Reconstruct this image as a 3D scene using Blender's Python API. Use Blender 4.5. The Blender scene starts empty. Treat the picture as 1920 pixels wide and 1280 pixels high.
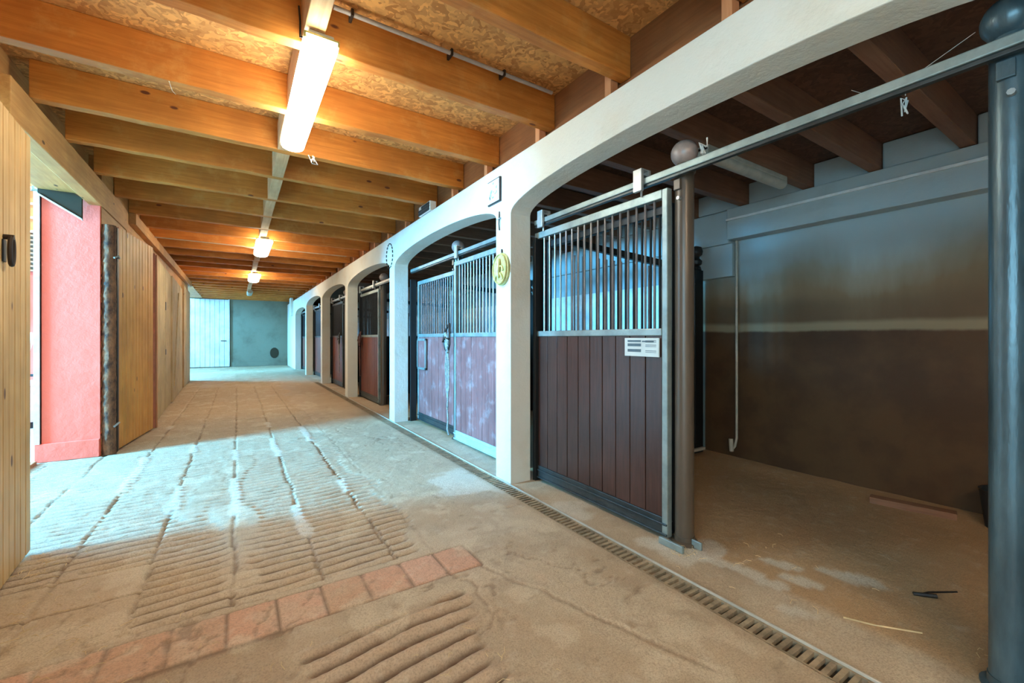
import bpy, math, random
import numpy as np
from mathutils import Vector, Matrix
random.seed(7)
sc = bpy.context.scene
col = sc.collection
PI = math.pi

# ------------------------------------------------------------------ helpers
def link(o):
    col.objects.link(o); return o

class MB:
    def __init__(s): s.v = []; s.f = []
    def quadbox(s, p):            # 8 points, bottom 4 ccw then top 4
        b = len(s.v); s.v += [tuple(q) for q in p]
        for f in ((3,2,1,0),(4,5,6,7),(0,1,5,4),(1,2,6,5),(2,3,7,6),(3,0,4,7)):
            s.f.append(tuple(b+i for i in f))
        return s
    def box(s, x0, x1, y0, y1, z0, z1):
        return s.quadbox([(x0,y0,z0),(x1,y0,z0),(x1,y1,z0),(x0,y1,z0),(x0,y0,z1),(x1,y0,z1),(x1,y1,z1),(x0,y1,z1)])
    def tube(s, pts, r, n=8, cap=True):
        pts = [Vector(p) for p in pts]; b = len(s.v); m = len(pts)
        rs = r if isinstance(r, (list, tuple)) else [r]*m
        up = None
        for i, p in enumerate(pts):
            t = (pts[min(i+1, m-1)] - pts[max(i-1, 0)]).normalized()
            if up is None:
                a = Vector((0,0,1)) if abs(t.z) < .9 else Vector((1,0,0))
                up = t.cross(a).normalized()
            up = (up - t*up.dot(t)).normalized()
            w = t.cross(up)
            for k in range(n):
                an = 2*PI*k/n
                s.v.append(tuple(p + (up*math.cos(an) + w*math.sin(an))*rs[i]))
        for i in range(m-1):
            for k in range(n):
                s.f.append((b+i*n+k, b+i*n+(k+1)%n, b+(i+1)*n+(k+1)%n, b+(i+1)*n+k))
        if cap:
            s.f.append(tuple(b+k for k in range(n))[::-1])
            s.f.append(tuple(b+(m-1)*n+k for k in range(n)))
        return s
    def lathe(s, prof, c=(0,0), n=20):      # prof: (r,z) list, axis z
        b = len(s.v)
        for r, z in prof:
            for k in range(n):
                a = 2*PI*k/n
                s.v.append((c[0]+r*math.cos(a), c[1]+r*math.sin(a), z))
        for i in range(len(prof)-1):
            for k in range(n):
                s.f.append((b+i*n+k, b+i*n+(k+1)%n, b+(i+1)*n+(k+1)%n, b+(i+1)*n+k))
        s.f.append(tuple(b+k for k in range(n))[::-1])
        s.f.append(tuple(b+(len(prof)-1)*n+k for k in range(n)))
        return s
    def prism_yz(s, poly, x0, x1):          # outline in (y,z), extruded along x
        b = len(s.v); n = len(poly)
        s.v += [(x0,y,z) for y,z in poly] + [(x1,y,z) for y,z in poly]
        s.f.append(tuple(b+i for i in range(n))[::-1]); s.f.append(tuple(b+n+i for i in range(n)))
        for i in range(n):
            j = (i+1) % n
            s.f.append((b+i, b+j, b+n+j, b+n+i))
        return s
    def build(s, name, mat, parent=None, world=False, bevel=0, smooth=False, seg=2):
        me = bpy.data.meshes.new(name)
        v = s.v
        if world and parent is not None:
            l = parent.location
            v = [(a-l.x, b-l.y, c-l.z) for a,b,c in v]
        me.from_pydata(v, [], s.f); me.update()
        me.materials.append(mat)
        o = link(bpy.data.objects.new(name, me))
        if parent is not None: o.parent = parent
        if smooth:
            me.polygons.foreach_set('use_smooth', [True]*len(me.polygons))
            try:
                me.set_sharp_from_angle(angle=math.radians(40))
            except Exception: pass
        if bevel:
            m = o.modifiers.new('bevel', 'BEVEL'); m.width = bevel; m.segments = seg; m.limit_method = 'ANGLE'
        return o

def tag(o, label, cat, group=None, kind=None):
    o['label'] = label; o['category'] = cat
    if group: o['group'] = group
    if kind: o['kind'] = kind
    return o
def struct(o):
    o['kind'] = 'structure'; return o
def empty(name, loc=(0,0,0), rz=0):
    o = link(bpy.data.objects.new(name, None)); o.location = loc; o.rotation_euler = (0,0,rz)
    o.empty_display_size = .1
    return o
def copy_tree(o, parent=None):
    c = o.copy(); link(c)
    if parent is not None: c.parent = parent
    for ch in [x for x in bpy.data.objects if x.parent == o]:
        copy_tree(ch, c)
    return c
ORD = ['first','second','third','fourth','fifth','sixth','seventh','eighth','ninth','tenth','eleventh','twelfth','thirteenth',
 'fourteenth','fifteenth','sixteenth','seventeenth','eighteenth','nineteenth','twentieth','twenty-first','twenty-second',
 'twenty-third','twenty-fourth','twenty-fifth','twenty-sixth','twenty-seventh','twenty-eighth']

# ------------------------------------------------------------------ materials
def newmat(name):
    m = bpy.data.materials.new(name); m.use_nodes = True
    nt = m.node_tree; n = nt.nodes; b = n['Principled BSDF']
    return m, nt, n, nt.links, b
def ramp(n, stops):
    r = n.new('ShaderNodeValToRGB'); e = r.color_ramp.elements
    e[0].position, e[0].color = stops[0][0], (*stops[0][1], 1)
    e[1].position, e[1].color = stops[-1][0], (*stops[-1][1], 1)
    for p, c in stops[1:-1]:
        x = e.new(p); x.color = (*c, 1)
    return r
def coords(n, L, scale=(1,1,1), rnd=True):
    tc = n.new('ShaderNodeTexCoord'); mp = n.new('ShaderNodeMapping'); mp.inputs['Scale'].default_value = scale
    if rnd:
        oi = n.new('ShaderNodeObjectInfo'); mu = n.new('ShaderNodeVectorMath'); mu.operation = 'MULTIPLY_ADD'
        cx = n.new('ShaderNodeCombineXYZ')
        for k in range(3): L.new(oi.outputs['Random'], cx.inputs[k])
        mu.inputs[1].default_value = (37, 23, 51)
        L.new(cx.outputs[0], mu.inputs[0]); L.new(tc.outputs['Object'], mu.inputs[2])
        L.new(mu.outputs[0], mp.inputs['Vector'])
    else:
        L.new(tc.outputs['Object'], mp.inputs['Vector'])
    return mp.outputs[0]
def noise(n, L, vec, scale, detail=4, rough=.55, dist=0):
    t = n.new('ShaderNodeTexNoise'); t.inputs['Scale'].default_value = scale
    t.inputs['Detail'].default_value = detail; t.inputs['Roughness'].default_value = rough
    t.inputs['Distortion'].default_value = dist
    L.new(vec, t.inputs['Vector']); return t.outputs['Fac']
def mixc(n, L, fac, a, b, mode='MIX'):
    m = n.new('ShaderNodeMix'); m.data_type = 'RGBA'; m.blend_type = mode
    if isinstance(fac, (int,float)): m.inputs[0].default_value = fac
    else: L.new(fac, m.inputs[0])
    for s, k in ((a,6),(b,7)):
        if isinstance(s, tuple): m.inputs[k].default_value = (*s, 1)
        else: L.new(s, m.inputs[k])
    return m.outputs[2]
def bump(n, L, b, h, strength=.3, dist=.01):
    bp = n.new('ShaderNodeBump'); bp.inputs['Strength'].default_value = strength; bp.inputs['Distance'].default_value = dist
    L.new(h, bp.inputs['Height']); L.new(bp.outputs[0], b.inputs['Normal'])
def maprange(n, L, v, a, b, c=0, d=1, smooth=True):
    m = n.new('ShaderNodeMapRange')
    if smooth: m.interpolation_type = 'SMOOTHSTEP'
    for k, x in zip((1,2,3,4), (a,b,c,d)): m.inputs[k].default_value = x
    L.new(v, m.inputs[0]); return m.outputs[0]

def wood(name, c1, c2, axis='X', rough=.6, grain=1.0, knots=True, knotc=(.09,.03,.012), bs=.25, dust=None):
    m, nt, n, L, b = newmat(name)
    st = {'X': (.06,1,1), 'Y': (1,.06,1), 'Z': (1,1,.06)}[axis]
    v = coords(n, L, st)
    g = noise(n, L, v, 45*grain, 5, .6, .4)
    r = ramp(n, [(.3, c1), (.7, c2)]); L.new(g, r.inputs[0])
    out = r.outputs[0]
    vb = coords(n, L, (1,1,1))
    big = noise(n, L, vb, 2.2, 3)
    out = mixc(n, L, maprange(n, L, big, .3, .7, 0, .45), out, tuple(x*.55 for x in c1))
    if dust:
        d2 = noise(n, L, vb, 5, 5, .65)
        out = mixc(n, L, maprange(n, L, d2, .5, .75, 0, .55), out, dust)
    if knots:
        ks = {'X': (.45,1,1), 'Y': (1,.45,1), 'Z': (1,1,.45)}[axis]
        vk = coords(n, L, ks)
        vo = n.new('ShaderNodeTexVoronoi'); vo.inputs['Scale'].default_value = 5.5
        L.new(vk, vo.inputs['Vector'])
        k = maprange(n, L, vo.outputs['Distance'], .06, .10, 1, 0)
        out = mixc(n, L, k, out, knotc)
    L.new(out, b.inputs['Base Color']); b.inputs['Roughness'].default_value = rough
    bump(n, L, b, g, bs, .004)
    return m
def plain(name, c, rough=.6, metal=0, var=.25, scale=8, bs=.1, spec=None, c2=None, stretch=(1,1,1)):
    m, nt, n, L, b = newmat(name)
    v = coords(n, L, stretch)
    g = noise(n, L, v, scale, 6, .65)
    c2 = c2 or tuple(x*(1-var) for x in c)
    r = ramp(n, [(.35, c2), (.65, c)]); L.new(g, r.inputs[0])
    L.new(r.outputs[0], b.inputs['Base Color'])
    b.inputs['Roughness'].default_value = rough; b.inputs['Metallic'].default_value = metal
    g2 = noise(n, L, v, scale*6, 4)
    bump(n, L, b, g2, bs, .004)
    return m
def emis(name, c, s):
    m, nt, n, L, b = newmat(name)
    b.inputs['Base Color'].default_value = (*c, 1)
    b.inputs['Emission Color'].default_value = (*c, 1); b.inputs['Emission Strength'].default_value = s
    b.inputs['Roughness'].default_value = .3
    return m

M = {}
M['joist'] = wood('joist_wood', (.50,.155,.018), (.72,.27,.045), 'X', .6, .8, knotc=(.14,.03,.008), dust=(.66,.33,.09))
M['noggin'] = wood('noggin_wood', (.55,.30,.13), (.72,.45,.24), 'Y', .65, .8, knots=False)
M['header'] = wood('header_wood', (.54,.24,.065), (.70,.36,.12), 'Y', .6, .8, knotc=(.12,.05,.02))
M['leaf'] = wood('leaf_pine', (.56,.30,.10), (.74,.46,.20), 'Z', .55, .7, knotc=(.12,.04,.015))
M['leaf2'] = wood('leaf_pine_deep', (.62,.24,.035), (.82,.40,.10), 'Z', .55, .7, knotc=(.14,.04,.012))
M['leafold'] = wood('leaf_old', (.42,.28,.12), (.60,.44,.24), 'Z', .7, .6, knotc=(.09,.05,.03), dust=(.5,.38,.16))
M['leafpink'] = plain('leaf_edge', (.60,.22,.13), .7)
M['stud'] = wood('stud_wood', (.50,.20,.08), (.62,.30,.14), 'Z', .65, 1, knots=False)
M['darkwood'] = wood('dark_board', (.22,.075,.018), (.32,.12,.035), 'Y', .7, 1, knots=False)
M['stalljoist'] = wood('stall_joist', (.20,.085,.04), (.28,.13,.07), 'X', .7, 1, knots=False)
M['plank'] = wood('door_plank', (.045,.019,.014), (.088,.036,.026), 'Z', .30, 1.3, knots=False, bs=.35)
M['plankred'] = wood('door_plank_red', (.20,.06,.055), (.34,.14,.13), 'Z', .5, 1.5, knots=False, bs=.4, dust=(.45,.32,.32))
M['plankbrown'] = wood('door_plank_brown', (.13,.03,.018), (.21,.06,.04), 'Z', .45, 1.4, knots=False, bs=.3)
M['steel'] = plain('galvanised_frame', (.34,.40,.38), .42, .55, .35, 6, .15)
M['steeldark'] = plain('dark_steel', (.075,.085,.085), .36, .6, .4, 7, .2)
M['bar'] = plain('bar_steel', (.34,.33,.34), .32, .85, .35, 5, .05)
M['barblack'] = plain('bar_black', (.03,.03,.03), .4, .5)
M['black'] = plain('black_paint', (.006,.006,.006), .5, 0)
M['post'] = plain('post_steel', (.115,.08,.055), .34, .15, .35, 3, .1, stretch=(1,1,.3))
M['column'] = plain('column_steel', (.10,.15,.17), .30, .35, .45, 9, .4, stretch=(1,1,.25))
M['ball'] = plain('ball_cap', (.36,.28,.25), .35, .1, .5, 4, .05)
M['rust'] = plain('rusty_post', (.26,.10,.04), .85, 0, .7, 14, 1.0, c2=(.04,.015,.008), stretch=(1,1,.6))
M['iron'] = plain('iron', (.05,.03,.02), .5, .5)
M['galv'] = plain('galv_clip', (.5,.5,.48), .4, .6)
M['pipe'] = plain('conduit', (.45,.40,.36), .5, .1)
M['cream'] = plain('cream_pvc', (.5,.42,.32), .5)
M['rope'] = plain('rope', (.38,.36,.33), .8, 0, .6, 30, .5)
M['ropedark'] = plain('rope_dark', (.09,.03,.025), .7, 0, .5, 30, .5)
M['leather'] = plain('leather', (.02,.013,.01), .45, 0, .5, 20, .3)
M['web'] = plain('cobweb', (.75,.72,.66), .9)
M['straw'] = plain('straw', (.70,.50,.26), .8, 0, .3)
M['housing'] = plain('lamp_housing', (.55,.55,.48), .4)
M['lampend'] = plain('lamp_end', (.75,.68,.25), .4)
M['lampoff'] = plain('lamp_off', (.46,.42,.34), .35)
M['diff'] = emis('lamp_diffuser', (1,.97,.78), 26)
M['diffnear'] = emis('lamp_diffuser_near', (.97,1,.86), 27)
M['difffill'] = emis('added_fill_diffuser', (1,.84,.60), 58)  # warm glow of the added fill light behind the camera
M['white'] = plain('white_paint', (.80,.82,.80), .5)
M['blue'] = plain('pale_blue', (.42,.60,.66), .5)
M['gold'] = plain('gold_plaster', (.62,.50,.17), .45, .1, .35, 25, .5)
M['whiteleaf'] = wood('white_planks', (.62,.58,.55), (.78,.76,.74), 'Z', .6, .5, knots=False)
M['paper'] = plain('sign_paper', (.62,.70,.70), .5, 0, .1)
M['ink'] = plain('sign_ink', (.10,.16,.20), .6)
M['grate'] = plain('grate_iron', (.36,.26,.16), .7, .1, .5, 14, .6)
M['pit'] = plain('pit', (.07,.045,.025), .9)
M['stoneblk'] = plain('stone', (.45,.4,.33), .9)
M['outground'] = plain('yard_ground', (.62,.60,.55), .9, 0, .2, 3)
M['outpink'] = plain('yard_pink', (.78,.20,.16), .9, 0, .15, 3)
M['outorange'] = plain('yard_orange', (.80,.36,.14), .9, 0, .15, 3)
M['olive'] = plain('olive_board', (.035,.020,.005), .9)
M['bucket'] = plain('black_rubber', (.02,.02,.02), .6)

def mat_plaster(name, c, stain, amount=.5, bs=.35):
    m, nt, n, L, b = newmat(name)
    v = coords(n, L, (1,1,1), rnd=False)
    big = noise(n, L, v, 1.6, 6, .6)
    out = mixc(n, L, maprange(n, L, big, .45, .75, 0, amount), c, stain)
    sm = noise(n, L, v, 60, 4, .6); md = noise(n, L, v, 7, 5, .6)
    ad = n.new('ShaderNodeMath'); ad.operation = 'MULTIPLY_ADD'; ad.inputs[1].default_value = 5
    L.new(md, ad.inputs[0]); L.new(sm, ad.inputs[2])
    L.new(out, b.inputs['Base Color']); b.inputs['Roughness'].default_value = .85
    bump(n, L, b, ad.outputs[0], bs, .006)
    return m
M['arch'] = mat_plaster('arch_plaster', (.70,.70,.63), (.58,.50,.36), .5)
M['pink'] = mat_plaster('pink_plaster', (.95,.16,.10), (.88,.21,.14), .5, .3)
M['endwall'] = mat_plaster('end_plaster', (.19,.18,.125), (.13,.11,.07), .8)
M['beam'] = mat_plaster('beam_plaster', (.40,.46,.46), (.30,.31,.28), .5, .15)

def mat_backwall():
    m, nt, n, L, b = newmat('stall_backwall')
    tc = n.new('ShaderNodeTexCoord'); sp = n.new('ShaderNodeSeparateXYZ'); L.new(tc.outputs['Object'], sp.inputs[0])
    v = coords(n, L, (1,1,.35), rnd=False)
    st = noise(n, L, v, 1.6, 5, .55, .2)
    # wobble of the height where brown turns pale
    add = n.new('ShaderNodeMath'); add.operation = 'MULTIPLY_ADD'; add.inputs[1].default_value = -.8
    L.new(st, add.inputs[0]); L.new(sp.outputs['Z'], add.inputs[2])
    f = maprange(n, L, add.outputs[0], .95, 2.0)
    r = ramp(n, [(0,(.10,.055,.022)), (.35,(.17,.115,.06)), (.65,(.24,.22,.17)), (1,(.36,.42,.42))]); L.new(f, r.inputs[0])
    out = r.outputs[0]
    v2 = coords(n, L, (1,1,1), rnd=False)
    w = noise(n, L, v2, 3.0, 5)
    zw = n.new('ShaderNodeMath'); zw.operation = 'MULTIPLY_ADD'; zw.inputs[1].default_value = .05
    L.new(w, zw.inputs[0]); L.new(sp.outputs['Z'], zw.inputs[2])
    low = maprange(n, L, zw.outputs[0], 1.43, 1.47, 1, 0)
    out = mixc(n, L, low, out, mixc(n, L, maprange(n, L, w, .35, .65), (.055,.020,.003), (.080,.034,.008)))
    b1 = maprange(n, L, zw.outputs[0], 1.43, 1.46, 0, 1); b2 = maprange(n, L, zw.outputs[0], 1.50, 1.56, 1, 0)
    mu = n.new('ShaderNodeMath'); mu.operation = 'MULTIPLY'; L.new(b1, mu.inputs[0]); L.new(b2, mu.inputs[1])
    mu2 = n.new('ShaderNodeMath'); mu2.operation = 'MULTIPLY'; mu2.inputs[1].default_value = .6; L.new(mu.outputs[0], mu2.inputs[0])
    out = mixc(n, L, mu2.outputs[0], out, (.34,.27,.16))
    L.new(out, b.inputs['Base Color']); b.inputs['Roughness'].default_value = .7
    bump(n, L, b, st, .3, .01)
    return m
M['backwall'] = mat_backwall()

def mat_osb(name, a, c):
    m, nt, n, L, b = newmat(name)
    v = coords(n, L, (1,1,1), rnd=False)
    vo = n.new('ShaderNodeTexVoronoi'); vo.inputs['Scale'].default_value = 26; 
    nd = n.new('ShaderNodeTexNoise'); nd.inputs['Scale'].default_value = 9; L.new(v, nd.inputs['Vector'])
    vm = n.new('ShaderNodeVectorMath'); vm.operation = 'MULTIPLY_ADD'; vm.inputs[1].default_value = (.25,.25,.25)
    L.new(nd.outputs['Color'], vm.inputs[0]); L.new(v, vm.inputs[2]); L.new(vm.outputs[0], vo.inputs['Vector'])
    sp = n.new('ShaderNodeSeparateXYZ'); L.new(vo.outputs['Color'], sp.inputs[0])
    r = ramp(n, [(0,a), (.6,c), (1,tuple(min(1,x*1.3) for x in c))]); L.new(sp.outputs[0], r.inputs[0])
    L.new(r.outputs[0], b.inputs['Base Color']); b.inputs['Roughness'].default_value = .75
    bump(n, L, b, sp.outputs[0], .5, .01)
    return m
M['osb'] = mat_osb('osb_deck', (.42,.17,.04), (.62,.30,.09))
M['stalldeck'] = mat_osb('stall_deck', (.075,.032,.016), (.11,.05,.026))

def mat_floor():
    m, nt, n, L, b = newmat('floor_surface')
    at = n.new('ShaderNodeVertexColor'); at.layer_name = 'col'
    v = coords(n, L, (1,1,1), rnd=False)
    f1 = noise(n, L, v, 120, 6, .75); f2 = noise(n, L, v, 9, 6, .7)
    o1 = mixc(n, L, maprange(n, L, f1, .42, .66, .0, .5), at.outputs['Color'], (.16,.10,.06))
    o2 = mixc(n, L, maprange(n, L, f2, .5, .8, 0, .4), o1, (.62,.52,.40))
    L.new(o2, b.inputs['Base Color']); b.inputs['Roughness'].default_value = .62
    ad = n.new('ShaderNodeMath'); ad.operation = 'MULTIPLY_ADD'; ad.inputs[1].default_value = 3
    L.new(f2, ad.inputs[0]); L.new(f1, ad.inputs[2])
    bump(n, L, b, ad.outputs[0], .6, .006)
    return m
M['floor'] = mat_floor()

# ------------------------------------------------------------------ floor
_rs = np.random.RandomState(3); _lat = _rs.rand(256, 256)
def vn(x, y):
    xi = np.floor(x).astype(int); yi = np.floor(y).astype(int); fx = x-xi; fy = y-yi
    fx = fx*fx*(3-2*fx); fy = fy*fy*(3-2*fy)
    a = _lat[xi%256, yi%256]; b_ = _lat[(xi+1)%256, yi%256]; c = _lat[xi%256, (yi+1)%256]; d = _lat[(xi+1)%256, (yi+1)%256]
    return (a*(1-fx)+b_*fx)*(1-fy) + (c*(1-fx)+d*fx)*fy
def fbm(x, y, o=4):
    t = 0; a = .5
    for i in range(o):
        t = t + a*vn(x*2**i+17*i, y*2**i+31*i); a *= .5
    return t/(1-.5**o)
def ss(a, b, x):
    t = np.clip((x-a)/(b-a), 0, 1); return t*t*(3-2*t)

def build_floor():
    DX0, DX1 = 1.975, 2.105
    xs = np.concatenate([np.arange(-1.86, 1.65, .014), np.arange(1.65, DX0-.01, .025),
        [DX0-.006, DX0, DX0+.001], [DX1-.001, DX1, DX1+.006], np.arange(DX1+.03, 4.9, .035), [4.95, 5.1]])
    ys = np.concatenate([np.arange(-.5, 1.0, .03), np.arange(1.0, 5.0, .0085), np.arange(5.0, 9.0, .012), np.arange(9, 14, .02), np.arange(14, 24.2, .06)])
    X, Y = np.meshgrid(xs, ys)
    C = np.zeros(X.shape+(3,)); 
    def paint(mask, c):
        for k in range(3): C[..., k] = C[..., k]*(1-mask) + c[k]*mask
    n1 = fbm(X*1.3, Y*1.3, 5); n2 = fbm(X*5, Y*5, 4); n3 = fbm(X*16, Y*16, 4)
    H = (n1-.5)*.012 + (n2-.5)*.006 + (n3-.5)*.003
    # concrete base
    paint(np.ones_like(X), (.44,.315,.20))
    paint(ss(.45,.62,n1)*.6, (.54,.42,.29)); paint(ss(.55,.7,n2)*.35, (.33,.23,.15))
    # corridor worn zone
    zx = 1.0 + (fbm(Y*2.2, Y*0+4, 3)-.5)*.5
    corr = 1-ss(-.03, .03, X-zx)
    corr2 = np.where(Y > 2.56, corr, 0)
    slab = ((X < -.43+ (n2-.5)*.1) & (Y < 3.35+(n2-.5)*.3))*1.0
    rid = corr2*(1-slab)*ss(2.56, 2.60, Y)
    fg = ss(.20,.26,X+(n2-.5)*.15)*(1-ss(.90,.98,X+(n2-.5)*.25))*ss(1.0,1.1,Y)*(1-ss(1.98,2.04,Y+(n2-.5)*.12-.05*X))
    filled = ss(.60,.68, fbm(X*2.6+9, Y*.9+3, 4))            # mortar smeared over ridges
    rid = rid*(1-.85*filled*(Y<8))
    strip = np.floor((X+1.27)/.42)
    ph = _rs.rand(40)[np.clip(strip.astype(int), 0, 39)]
    wy = Y + .018*(vn(X*5+strip*7, Y*3)-.5) + .025*(vn(X*2.2, Y*2)-.5) + ph*.09 - .05*np.clip(X,-2,1.3)
    r = np.abs(np.sin(PI*wy/.088))**.75
    brk = ss(.3,.42, fbm(X*9+3, Y*22, 3))
    amp = .030*(.5+1.0*vn(X*3, Y*3))
    H += rid*(-(1-r)*amp - (1-brk)*.004 + (n3-.5)*.002)
    gm = rid*ss(.66,.16,r)
    paint(rid*.55, (.50,.37,.25))
    paint(gm*.97, (.10,.048,.02))
    # foreground coarse ribs
    wy2 = Y + .05*(vn(X*3, Y*2)-.5) - .10*X
    r2 = np.abs(np.sin(PI*wy2/.098))**.8
    H += fg*(-(1-r2)*.050 + .012 + (n3-.5)*.010)
    paint(fg*.7, (.50,.34,.22)); paint(fg*ss(.72,.2,r2)*.97, (.11,.05,.022))
    # column joints
    jx = X + .03*(fbm(X*0+3, Y*2.3, 3)-.5) + .02*(vn(Y*9, X*0+strip)-.5)
    dj = np.abs((jx+1.27+.0) - .42*np.round((jx+1.27)/.42))
    jm = corr*(1-ss(.003,.014,dj+(n3-.5)*.012))*ss(2.56,2.6,Y)*(Y<14)
    dj2 = dj+(n2-.5)*.05+(n3-.5)*.03
    wide = corr*ss(.60,.68,vn(Y*1.7+5, np.round((jx+1.27)/.42)*3.3))*(1-ss(.02,.05,dj2))*ss(2.62,2.7,Y)*(Y<9)
    H += -jm*.012*(1-wide)
    paint(jm*.8*(1-wide), (.17,.10,.055))
    H = H*(1-wide*.7) + wide*.7*.002
    paint(wide*.85, (.60,.52,.42))
    # smooth slabs left
    sl = (slab*(Y>2.56))*1.0
    sj = (np.abs(Y-(2.95+.05*n1))<.008) | (np.abs(Y-(3.30+.04*n1))<.007)
    H += -sl*sj*.012; paint(sl*.6, (.50,.35,.21)); paint(sl*sj*.9, (.14,.08,.04))
    # tile row
    tr = (Y>2.23)&(Y<2.515)&(X<1.235)&(X>-1.9)
    tx = (X-1.235)/.213
    dtx = np.abs(tx-np.round(tx))*.213
    ed = np.minimum(dtx, np.minimum(np.abs(Y-2.23), np.abs(Y-2.515)))
    tm = tr*1.0
    tid = np.floor(tx).astype(int)
    tv = _rs.rand(64)[tid % 64]
    H = H*(1-tm*.7)+tm*(.003+.002*tv)
    for k, cc in enumerate(((.62,.33,.22),(.60,.30,.185),(.54,.29,.17))):
        paint(tm*(np.floor(tv*3)==k)*.85, cc)
    paint(tm*ss(.55,.72,n2)*.5, (.52,.38,.25))
    tj = tm*(1-ss(.003,.011,ed+(n3-.5)*.008))
    H += -tj*.010; paint(tj*.85, (.16,.09,.05))
    # more plain slabs near the bottom left
    bl = ((Y<2.23)&(X<.22))*1.0
    d2 = (fbm(X*1.8+4,Y*1.8,4))
    H += bl*(-.018*ss(.45,.6,d2)); paint(bl*ss(.5,.6,d2)*.5, (.34,.22,.13))
    # crack at the edge of the concrete
    ck = np.abs(X-(1.23+(2.2-Y)*.34+.05*(fbm(Y*6,Y*0,3)-.5)))
    cm = (1-ss(.003,.012,ck))*(Y<2.25)*(Y>1.0)
    H += -cm*.008; paint(cm*.7, (.25,.16,.10))
    ck = np.abs(X-(1.05+.04*(fbm(Y*6,Y*0+8,3)-.5))); cm = (1-ss(.002,.010,ck))*(Y>2.5)*(Y<9)
    H += -cm*.004; paint(cm*.4, (.30,.21,.14))
    # earth of the far part
    fa = ss(8.2, 9.2, Y+(n1-.5)*1.2)*(X<2.2); paint(fa*.6, (.47,.31,.17))
    cr = np.abs(fbm(X*2.3+40, Y*2.0+11, 5)-.5); cm = (1-ss(.002,.010,cr))*(X<1.95)*(1-fg)*(1-rid)*ss(.5,.56,fbm(X*1.1+3,Y*1.1+9,2))*(Y<9)
    H += -cm*.006; paint(cm*.6, (.20,.12,.07))
    pit = ss(.70,.80,n3)*(X<1.95)*(Y<6)*(1-rid)*(1-fg); H += -pit*.004; paint(pit*.45, (.24,.155,.09))
    dust = ss(.62,.72, fbm(X*4+70, Y*4+3, 4)); paint(dust*.45, (.62,.49,.34))
    # stall ground
    st = ss(2.42,2.5,X+(n2-.5)*.1); paint(st*.85, (.42,.235,.10)); H += st*(n1-.5)*.02
    # pale hoof marks and spilt lime
    for (cx, cy, a, bb, ro) in ((1.93+.55,1.34,.10,.05,.4),(2.47,1.20,.10,.05,.3),(2.62,1.12,.11,.05,.2),(2.72,1.27,.12,.05,.3),(2.86,1.02,.12,.055,.15),(2.93,.93,.10,.05,.1),(2.45,1.47,.12,.05,.5),(2.32,1.0,.10,.04,.5)):
        u = (X-cx)*math.cos(ro)+(Y-cy)*math.sin(ro); w = -(X-cx)*math.sin(ro)+(Y-cy)*math.cos(ro)
        q = np.sqrt((u/bb)**2+(w/a)**2)+(n3-.5)*.25
        mk = (1-ss(.85,1.1,q)); paint(mk*.75, (.58,.52,.42)); H += -mk*.003
    for (cx, cy, s_) in ((2.36,1.72,.18),(2.30,1.85,.12),(2.50,1.62,.16),(2.2,2.6,.2),(1.85,3.6,.4)):
        q = np.sqrt((X-cx)**2+(Y-cy)**2)/s_+(n2-.5)*1.3
        paint((1-ss(.7,1.0,q))*.6, (.62,.55,.45))
    # drain channel
    dr = (X>DX0)&(X<DX1)&(Y<14.2)
    H = np.where(dr, -.05, H)
    near = (np.abs(X-DX0)<.012)|(np.abs(X-DX1)<.012)
    H = np.where(near & ~dr, 0.0, H)
    paint(dr*1.0, (.09,.055,.03))
    dd = np.minimum(np.abs(X-DX0), np.abs(X-DX1)); paint((1-ss(.01,.05,dd+(n2-.5)*.04))*(~dr)*.5, (.34,.24,.15))
    ny, nx = X.shape
    V = np.stack([X, Y, H], -1).reshape(-1, 3)
    idx = np.arange(nx*ny).reshape(ny, nx)
    F = np.stack([idx[:-1,:-1], idx[:-1,1:], idx[1:,1:], idx[1:,:-1]], -1).reshape(-1, 4)
    me = bpy.data.meshes.new('floor')
    me.vertices.add(len(V)); me.vertices.foreach_set('co', V.astype(np.float32).ravel())
    me.loops.add(F.size); me.loops.foreach_set('vertex_index', F.astype(np.int32).ravel())
    me.polygons.add(len(F)); me.polygons.foreach_set('loop_start', (np.arange(len(F))*4).astype(np.int32))
    me.update(calc_edges=True)
    me.polygons.foreach_set('use_smooth', np.ones(len(F), bool))
    a = me.color_attributes.new('col', 'FLOAT_COLOR', 'POINT')
    a.data.foreach_set('color', np.concatenate([C.reshape(-1,3), np.ones((len(V),1))], 1).astype(np.float32).ravel())
    me.materials.append(M['floor'])
    o = link(bpy.data.objects.new('floor', me)); struct(o)
build_floor()
# ------------------------------------------------------------------ setting
YE = 23.9          # end wall
YB = -5.0          # wall behind the camera
b = MB().box(-1.8, 5.1, YB, -.5, -.06, 0); struct(b.build('floor_rear', M['outground']))
bpy.data.objects['floor_rear'].name = 'floor_back'
b = MB().box(-14, -1.8, -12, 40, -.08, -.02); struct(b.build('floor_yard', M['outground']))
# corridor ceiling deck and stall ceiling
struct(MB().box(-1.8, 2.36, YB, YE, 3.44, 3.47).build('ceiling', M['osb']))
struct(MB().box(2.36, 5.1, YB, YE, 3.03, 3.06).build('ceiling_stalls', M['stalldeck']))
struct(MB().box(2.30, 2.34, YB, YE, 3.0, 3.44).build('trim_1', M['darkwood']))
# end wall (with a small hole scar built as geometry), back wall
struct(MB().box(-3.6, 5.1, YE, YE+.3, -.05, 3.9).build('wall_end', M['endwall']))
struct(MB().box(-1.2, 5.1, YB-.3, YB, -.05, 3.9).build('wall_rear', M['arch']))
struct(MB().box(4.78, 5.1, YB, YE, -.05, 3.05).build('wall_stalls', M['backwall']))
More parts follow.
